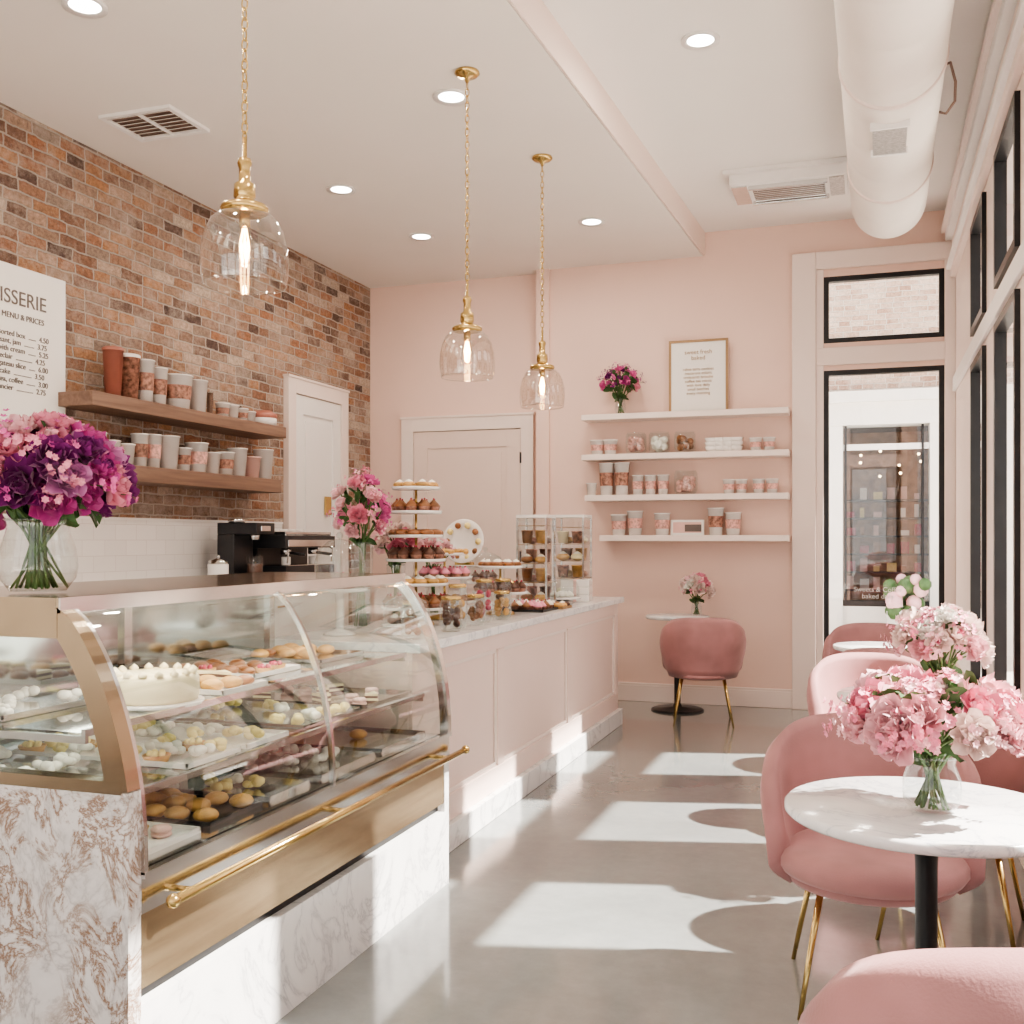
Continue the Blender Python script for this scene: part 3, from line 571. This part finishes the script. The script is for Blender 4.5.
def chair(x,y,ang): return put('velvet_chair',cm,(x,y,0),math.radians(ang-90))
def table_mesh(r,h=.75):
    b=MB(); b.lathe([(0,h-.028),(r-.008,h-.028),(r,h-.02),(r,h-.006),(r-.006,h),(0,h)],(0,0,0),marble_t,64,True)
    b.lathe([(0,h-.028),(.09,h-.028),(.09,h-.038),(.03,h-.05),(.026,.6),(.026,.06),(.04,.03),(.2,.018),(.215,.01),(.215,0),(0,0)],(0,0,0),black,32)
    return b.mesh('bistro_table')
tm=table_mesh(.335); tm2=table_mesh(.27); tm3=table_mesh(.26,.78)
put('bistro_table',tm,(.13,2.75,0)); put('bistro_table',tm,(.2,4.72,0)); put('bistro_table',tm2,(.05,6.85,0)); put('bistro_table',tm3,(-1.50,8.62,0))
chair(.0,3.42,-84); chair(.185,1.93,122)
chair(.28,4.08,80); chair(.03,5.42,-80); chair(.1,6.25,95); chair(.02,7.48,-90); chair(-1.22,8.13,100)

# ------------------------------------------------------------------ back wall shelves
for i,(z,x0) in enumerate(((2.48,-2.36),(2.136,-2.36),(1.785,-2.33),(1.44,-2.2))):
    b=MB(); b.box(x0,-.625,8.77,8.999,z-.05,z,shelfp); b.obj('wall_shelf',bevel=.004)
def px2x(p): return -2.36+(p-582)*.00837
def pcup(b,x,y,z,w,h,mat,lid=None):
    r=w/2; b.lathe([(0,0),(r*.78,0),(r,h),(r*1.06,h),(r*1.06,h+.008),(r*.96,h+.008),(r*.75,.02),(0,.02)],(x,y,z),mat,20)
    if lid: b.lathe([(r*1.08,h-.004),(r*1.08,h+.012),(r*.9,h+.02),(0,h+.02)],(x,y,z),lid,20)
def bandcup(b,x,y,z,w,h,mat,band):
    pcup(b,x,y,z,w,h,mat); r=w/2; f0,f1=.3,.72
    b.lathe([(r*(.78+.22*f0)+.001,h*f0),(r*(.78+.22*f1)+.001,h*f1)],(x,y,z),band,20)
def jar(b,x,y,z,w,h,fillm,fr=.7):
    r=w/2; b.lathe([(0,.002),(r*.8,.002),(r,h*.15),(r,h*.85),(r*.85,h)],(x,y,z),vglass,20)
    n=int(14*fr)+6
    for k in range(n): a=ru(0,6.28); b.ball((x+math.cos(a)*r*.5,y+math.sin(a)*r*.5,z+ru(.2,fr)*h),r*.34,fillm,7,5)
b=MB(); Yc=8.87; e=.001
for p in (596,610): bandcup(b,px2x(p),Yc,2.136+e,.12,.12,porc,cuprose)
for p in (757,770): bandcup(b,px2x(p),Yc,2.136+e,.10,.10,porc,cuprose)
pcup(b,px2x(590),Yc,1.785+e,.09,.1,porc)
for p in (606,622): bandcup(b,px2x(p),Yc,1.785+e,.13,.27,porc,cupbrown)
for p in (639,652,665): bandcup(b,px2x(p),Yc,1.785+e,.10,.16,porc,cuprose)
for p in (731,743,760,773): bandcup(b,px2x(p),Yc,1.785+e,.10,.11,porc,cuprose)
for p,h in ((619,.17),(636,.20),(664,.18),(718,.22),(735,.18)): bandcup(b,px2x(p),Yc,1.44+e,.135,h,porc,cuprose if p!=718 else cupbrown)
b.obj('paper_cups')
b=MB()
for p,f in ((637,cuprose),(661,wc),(687,brownc)): jar(b,px2x(p),Yc,2.138,.18,.18,f)
jar(b,px2x(688),Yc,1.787,.2,.2,cuprose); b.obj('candy_jars')
b=MB()
for p in (714,722,730,738):
    for q in range(3): b.lathe([(0,0),(.04,0),(.06,.045),(.055,.045),(.035,.008),(0,.008)],(px2x(p),Yc,2.137+q*.035),porc,18)
b.obj('stacked_bowls')
b=MB(); b.box(-.14,.14,-.01,.01,0,.13,paper); b.box(-.12,.12,-.012,-.01,.02,.11,cuppink); b.box(-.02,.12,-.0135,-.012,.03,.09,ink); b.obj('price_card',(px2x(689),8.9,1.441))
b=MB(); W=.25;H=.62
b.box(-W,W,-.02,0,0,.02,goldf); b.box(-W,W,-.02,0,H-.02,H,goldf); b.box(-W,-W+.02,-.02,0,.02,H-.02,goldf); b.box(W-.02,W,-.02,0,.02,H-.02,goldf); b.box(-W+.02,W-.02,-.012,-.002,.02,H-.02,paper)
fr=b.obj('framed_print',(-1.38,8.96,2.481))
text('sweet fresh\nbaked',.05,(0,-.014,.50),(math.radians(90),0,0),goldf,fr)
text('cakes tarts cookies\nmacarons eclairs\ncroissants brioche\ncoffee tea cocoa\nwith love daily\nsmall batches\nevery morning',.034,(0,-.014,.36),(math.radians(90),0,0),goldf,fr)

# ------------------------------------------------------------------ left wall
b=MB(); b.box(XL+.001,-4.27,4.98,7.12,2.185,2.27,walnut); b.obj('wall_shelf_wood',bevel=.004)
b=MB(); b.box(XL+.001,-4.27,4.98,7.05,1.76,1.86,walnut); b.obj('wall_shelf_wood',bevel=.004)
b=MB()
for y,w,h,m,l in ((5.30,.12,.29,redcan,redcan),(5.45,.13,.27,cupbrown,porc),(5.60,.12,.27,None,porc),(5.74,.11,.24,None,porc),(5.93,.2,.22,None,None),(6.16,.13,.22,porc,None),(6.30,.05,.16,chrome,None),(6.45,.1,.1,None,None),(6.57,.1,.1,porc,None),(6.69,.1,.09,None,None),(6.80,.09,.08,porc,None)):
    if m: pcup(b,-4.39,y,2.271,w,h,m,l)
    else: bandcup(b,-4.39,y,2.271,w,h,porc,cupbrown)
b.obj('paper_cups')
b=MB(); b.lathe([(0,0),(.1,0),(.105,.05),(.1,.06)],(0,0,0),porc,20); b.lathe([(.1,.055),(.107,.06),(.107,.085),(.06,.115),(0,.12)],(0,0,0),redcan,20); b.obj('biscuit_tin',(-4.39,6.98,2.271))
b=MB(); y=5.05
while y<6.95:
    w=ru(.1,.16); h=ru(.12,.22); m=random.choice([porc,porc,'b','b',cuppink])
    if m=='b': bandcup(b,-4.38,y+w/2,1.861,w,h,porc,random.choice([cuprose,cupbrown]))
    else: pcup(b,-4.38,y+w/2,1.861,w,h,m)
    y+=w*1.1+.01
b.obj('paper_cups')
b=MB(); b.box(.001,.03,-.435,.435,0,.88,white); b.box(.03,.034,-.405,.405,.03,.85,paper); mb=b.obj('menu_board',(XL,4.61,2.055),bevel=.003)
rt=(math.radians(90),0,math.radians(90))
text('PATISSERIE',.115,(.036,.0,.66),rt,ink,mb); text('MENU & PRICES',.045,(.036,.1,.58),rt,ink,mb)
text('Macarons assorted box  ......  4.50\nButter croissant, jam  ........  3.75\nLemon tart with cream  ......  5.25\nChocolate eclair  .............  4.25\nStrawberry gateau slice  .....  6.00\nVanilla cupcake  ..............  3.50\nHot cocoa, tea, coffee  .......  3.00\nAlmond financier  .............  2.75',.043,(.036,.0,.48),rt,ink,mb)
b=MB(); b.box(XL+.024,-3.98,1.6,7.4,.1,1.04,white); b.box(XL+.024,-3.94,1.58,7.42,1.04,1.08,marble_t); b.box(XL+.024,-4.03,1.6,7.4,0,.1,black)
y=1.65
while y<6.8: b.box(-3.98,-3.965,y,y+.55,.14,1.0,white); b.box(-3.965,-3.95,y+.2,y+.35,.92,.935,brass); y+=.58
b.obj('back_counter_cabinet',bevel=.003)
b=MB()
for i in range(11):
    y=4.65+i*.115
    for q in range(3): b.lathe([(0,0),(.03,0),(.05,.03),(.047,.03),(.028,.006),(0,.006)],(-4.2+ (i%2)*.08,y,1.081+q*.018),porc,16)
b.obj('stacked_saucers')
b=MB(); b.box(-.16,.16,-.13,.13,0,.05,blackp); b.box(-.16,-.02,-.12,.12,.05,.36,blackp); b.box(-.16,.16,-.12,.12,.36,.44,blackp); b.cyl((.07,0,.06),.06,.15,vglass,20); b.cyl((.07,0,.06),.055,.09,choc,20); b.cyl((.07,0,.32),.035,.05,chrome,16); b.box(.155,.165,-.06,.06,.38,.42,chrome); b.cyl((-.08,0,.44),.06,.03,chrome,16)
b.obj('coffee_brewer',(-4.2,6.46,1.081),bevel=.008)
b=MB(); b.box(-.22,.2,-.36,.36,.04,.13,blackp); b.box(-.22,-.04,-.36,.36,.13,.26,blackp); b.box(-.22,.2,-.37,.37,.26,.35,blackp); b.box(.2,.207,-.34,.34,.27,.32,chrome); b.box(-.02,.2,-.33,.33,.13,.135,chrome)
for sy in (-.2,.2):
    b.cyl((.1,sy,.21),.04,.05,chrome,18); b.tube([(.12,sy,.225),(.26,sy,.21)],.012,blackp,8); b.cyl((.1,sy,.135),.035,.06,porc,16)
for sy in (-.33,.33): b.tube([(.14,sy,.28),(.2,sy,.25),(.19,sy,.15)],.006,chrome,8)
for sx in (-.18,.16):
    for sy in (-.32,.32): b.cyl((sx,sy,0),.02,.04,chrome,12)
b.box(-.2,.18,-.34,-.33,.35,.38,chrome); b.box(-.2,.18,.33,.34,.35,.38,chrome); b.box(.17,.18,-.34,.34,.36,.38,chrome)
for i in range(5): b.cyl((-.05,-.24+i*.12,.351),.038,.05,porc,14,.045)
b.obj('espresso_machine',(-4.2,7.03,1.081),bevel=.006)
b=MB(); b.cyl((0,0,0),.07,.16,porc,20); b.lathe([(.07,.16),(.06,.18),(0,.2)],(0,0,0),chrome,20); b.ball((0,0,.205),.014,chrome); b.obj('sugar_canister',(-4.2,6.12,1.081))

# ------------------------------------------------------------------ goods on the service counter
CT=.966
def stand(b,c,levels,rads,h0,item,gapz=.165):
    b.lathe([(0,0),(rads[0]*.55,0),(rads[0]*.5,.015),(.012,.03),(.01,h0)],c,brass,20)
    z=h0
    for L in range(levels):
        r=rads[L]; b.lathe([(0,z),(r,z),(r+.006,z+.015),(r,z+.015),(r-.006,z+.006),(0,z+.006)],c,porc,28)
        rq=r-.032
        while rq>.03:
            n=max(3,int(2*math.pi*rq/.062))
            for k in range(n): a=2*math.pi*k/n; item(L,(c[0]+rq*math.cos(a),c[1]+rq*math.sin(a),c[2]+z+.008))
            rq-=.065
        zn=z+gapz
        if L<levels-1: b.tube([(c[0],c[1],c[2]+z),(c[0],c[1],c[2]+zn)],.007,brass,8)
        z=zn
def it(L,c): [lambda:cupcake(b,c,.034,brownc),lambda:bun(b,c,.034,crust,wc),lambda:cupcake(b,c,.036,choc),lambda:bun(b,c,.036,brownc)][L%4]()
b=MB(); stand(b,(0,0,0),6,[.175,.165,.15,.14,.13,.12],.08,it,.122); b.ball((0,0,.71),.018,brass); b.obj('tiered_dessert_stand',(-2.2,4.93,CT))
def it2(L,c): [lambda:bun(b,c,.032,brownc),lambda:cupcake(b,c,.03,PET['rose']),lambda:croissant(b,c,.035,None,ru(0,6))][L%3]()
b=MB(); stand(b,(0,0,0),3,[.17,.15,.12],.09,it2,.13); b.obj('tiered_dessert_stand',(-2.22,5.36,CT))
def it3(L,c): [lambda:cupcake(b,c,.034,choc),lambda:bun(b,c,.034,brownc,wc),lambda:macaron(b,c,.027,PET['pale'])][L%3]()
b=MB(); stand(b,(0,0,0),2,[.16,.13],.12,it3,.15); b.obj('tiered_dessert_stand',(-2.05,5.80,CT))
bouquet('flower_bouquet_vase',(-2.36,4.64,CT),.14,.055,.42,['rose','hot','pale','pale'],16,.046,vase='t',lift=1.0,fill_pal=('hot','rose','pale'),nfill=50,squash=1.45,low=1.6)
bouquet('flower_bouquet_vase',(-2.42,5.16,CT),.12,.05,.30,['pale','rose','blush'],12,.05,vase='t',lift=.9,fill_pal=('pale',),nfill=15)
bouquet('flower_bouquet_vase',(-2.40,5.62,CT),.11,.05,.26,['pale','rose','white'],11,.045,vase='t',lift=.9,fill_pal=('pale',),nfill=15)
def cloche(name,x,y,r,h,item,n,ped=.08):
    global b
    b=MB(); b.lathe([(0,0),(r*.6,0),(r*.5,.012),(.02,.025),(.02,ped-.01),(r*.95,ped),(r,ped+.012),(0,ped+.012)],(0,0,0),porc,28)
    b.lathe([(r*.88,ped+.013),(r*.88,ped+h*.55),(r*.75,ped+h*.8),(r*.4,ped+h*.96),(0,ped+h)],(0,0,0),vglass,28); b.ball((0,0,ped+h+.015),.016,vglass)
    for k in range(n):
        a=2.4*k; q=r*.62*math.sqrt((k+.5)/n); item((q*math.cos(a),q*math.sin(a),ped+.013))
    return b.obj(name,(x,y,CT))
cloche('glass_cake_dome',-2.02,4.42,.12,.14,lambda c:bun(b,c,.032,choc,wc),8,.04)
cloche('glass_cake_dome',-2.3,4.30,.13,.24,lambda c:cupcake(b,c,.035,brownc),8,.2)
cloche('glass_cake_dome',-2.31,6.25,.14,.2,lambda c:cupcake(b,c,.034,choc),8,.16)
b=MB()
for x,y,w,h,m in ((-1.90,4.22,.1,.15,brownc),(-1.88,4.62,.11,.15,choc),(-1.92,4.80,.1,.2,crust),(-1.90,5.00,.1,.14,brownc),(-1.93,5.20,.1,.21,berry),(-1.90,5.40,.1,.14,crust),(-1.95,5.56,.1,.2,choc)):
    jar(b,x,y,CT,w,h,m,.8); b.cyl((x,y,CT+h),w*.45,.018,brass,18)
b.obj('cookie_jars')
b=MB(); tray(b,-.12,.12,-.16,.16,0,blackp)
for i in range(3):
    for j in range(4): (cupcake(b,(-.075+.075*i,-.115+.077*j,.005),.031,random.choice([brownc,wc,PET['rose']])))
put('cupcake_tray',b.mesh('cupcake_tray'),(-1.97,6.16,CT))
b=MB(); tray(b,-.10,.10,-.11,.11,0,goldf)
for i in range(3):
    for j in range(3): bun(b,(-.065+.065*i,-.07+.07*j,.005),.034,random.choice([crust,brownc,choc]),random.choice([None,wc]))
put('bun_tray',b.mesh('bun_tray'),(-1.92,6.38+.05,CT))
b2=MB(); b2.lathe([(0,0),(.09,0),(.07,.02),(.02,.04),(.02,.26),(.1,.28),(0,.285)],(0,0,0),porc,24); b2.lathe([(0,0),(.11,.0),(.135,.015),(.13,.02),(.1,.008),(0,.008)],(0,0,.425),porc,32,True,Matrix.Rotation(math.radians(80),4,'X'))
for k in range(10): a=k*.628; b2.ball((.1*math.cos(a),-.015,.425+.1*math.sin(a)),.02,brownc if k%2 else yel,7,5)
b2.box(-.05,.05,-.02,.05,.283,.3,brass); b2.obj('display_plate',(-2.32,5.90,CT))
def tower(name,x,y,w,h,ms):
    b=MB(); b.box(-w,w,-w,w,0,.03,porc)
    for sx in (-1,1): b.paneX(sx*w,-w,w,.03,h,vglass); b.paneY(sx*w,-w,w,.03,h,vglass)
    for sx in (-1,1):
        for sy in (-1,1): b.box(sx*w-.006,sx*w+.006,sy*w-.006,sy*w+.006,.03,h,chrome)
    b.box(-w-.006,w+.006,-w-.006,w+.006,h,h+.02,porc)
    z=.03; i=0
    while z<h-.1:
        for ix in (-1,1):
            for iy in (-1,1):
                m=ms[i%len(ms)]; (pcup(b,ix*w*.48,iy*w*.48,z+.006,w*.75,.08,m) if i%2 else bun(b,(ix*w*.48,iy*w*.48,z+.006),w*.45,m,wc)); i+=1
        i+=1; z+=.125; b.box(-w+.004,w-.004,-w+.004,w-.004,z-.004,z,goldf)
    return b.obj(name,(x,y,CT))
tower('acrylic_display_tower',-2.1,6.66,.1,.58,[brownc,cuprose,crust,choc,berry]); tower('acrylic_display_tower',-2.1,7.55,.115,.6,[cream,crust,cupbrown])
cloche('glass_cake_dome',-2.0,6.95,.13,.14,lambda c:bun(b,c,.032,wc,wc),8,.03)
b=MB()
for k in range(3): b.box(-.1,.1,-.12,.12,.052*k,.05+.052*k,porc); b.box(-.012,.012,-.121,.121,.052*k,.051+.052*k,cuppink)
b.obj('cake_boxes',(-1.98,7.24,CT),.15,bevel=.003)

# ------------------------------------------------------------------ light, world, camera
w=bpy.data.worlds.new('sky'); scene.world=w; w.use_nodes=True; nt=w.node_tree; bg=nt.nodes['Background']
sky=nt.nodes.new('ShaderNodeTexSky'); sky.sky_type='HOSEK_WILKIE'; sky.turbidity=4; sky.ground_albedo=.5; sky.sun_direction=Vector((.62,.2,.75)).normalized()
mx=nt.nodes.new('ShaderNodeMixRGB'); mx.inputs[0].default_value=.75; mx.inputs[2].default_value=(1,.95,.90,1)
nt.links.new(sky.outputs[0],mx.inputs[1]); nt.links.new(mx.outputs[0],bg.inputs['Color']); bg.inputs['Strength'].default_value=2.3
s=bpy.data.lights.new('sun','SUN'); s.energy=21; s.angle=math.radians(1.1); s.color=(1,.93,.84); so=bpy.data.objects.new('sun',s); COL.objects.link(so)
so.rotation_euler=Vector((-1,-.26,-1.24)).to_track_quat('-Z','Y').to_euler(); so.location=(6,3,8)
cam=bpy.data.cameras.new('camera'); co=bpy.data.objects.new('camera',cam); COL.objects.link(co); scene.camera=co
co.location=(0,0,1.4); co.rotation_euler=(math.radians(90),0,math.atan(358/1050)); cam.sensor_width=36; cam.lens=36*1050/1024; cam.shift_y=28/1024; cam.clip_start=.05
scene.view_settings.view_transform='AgX'; scene.view_settings.look='AgX - Medium High Contrast'; scene.view_settings.exposure=.38
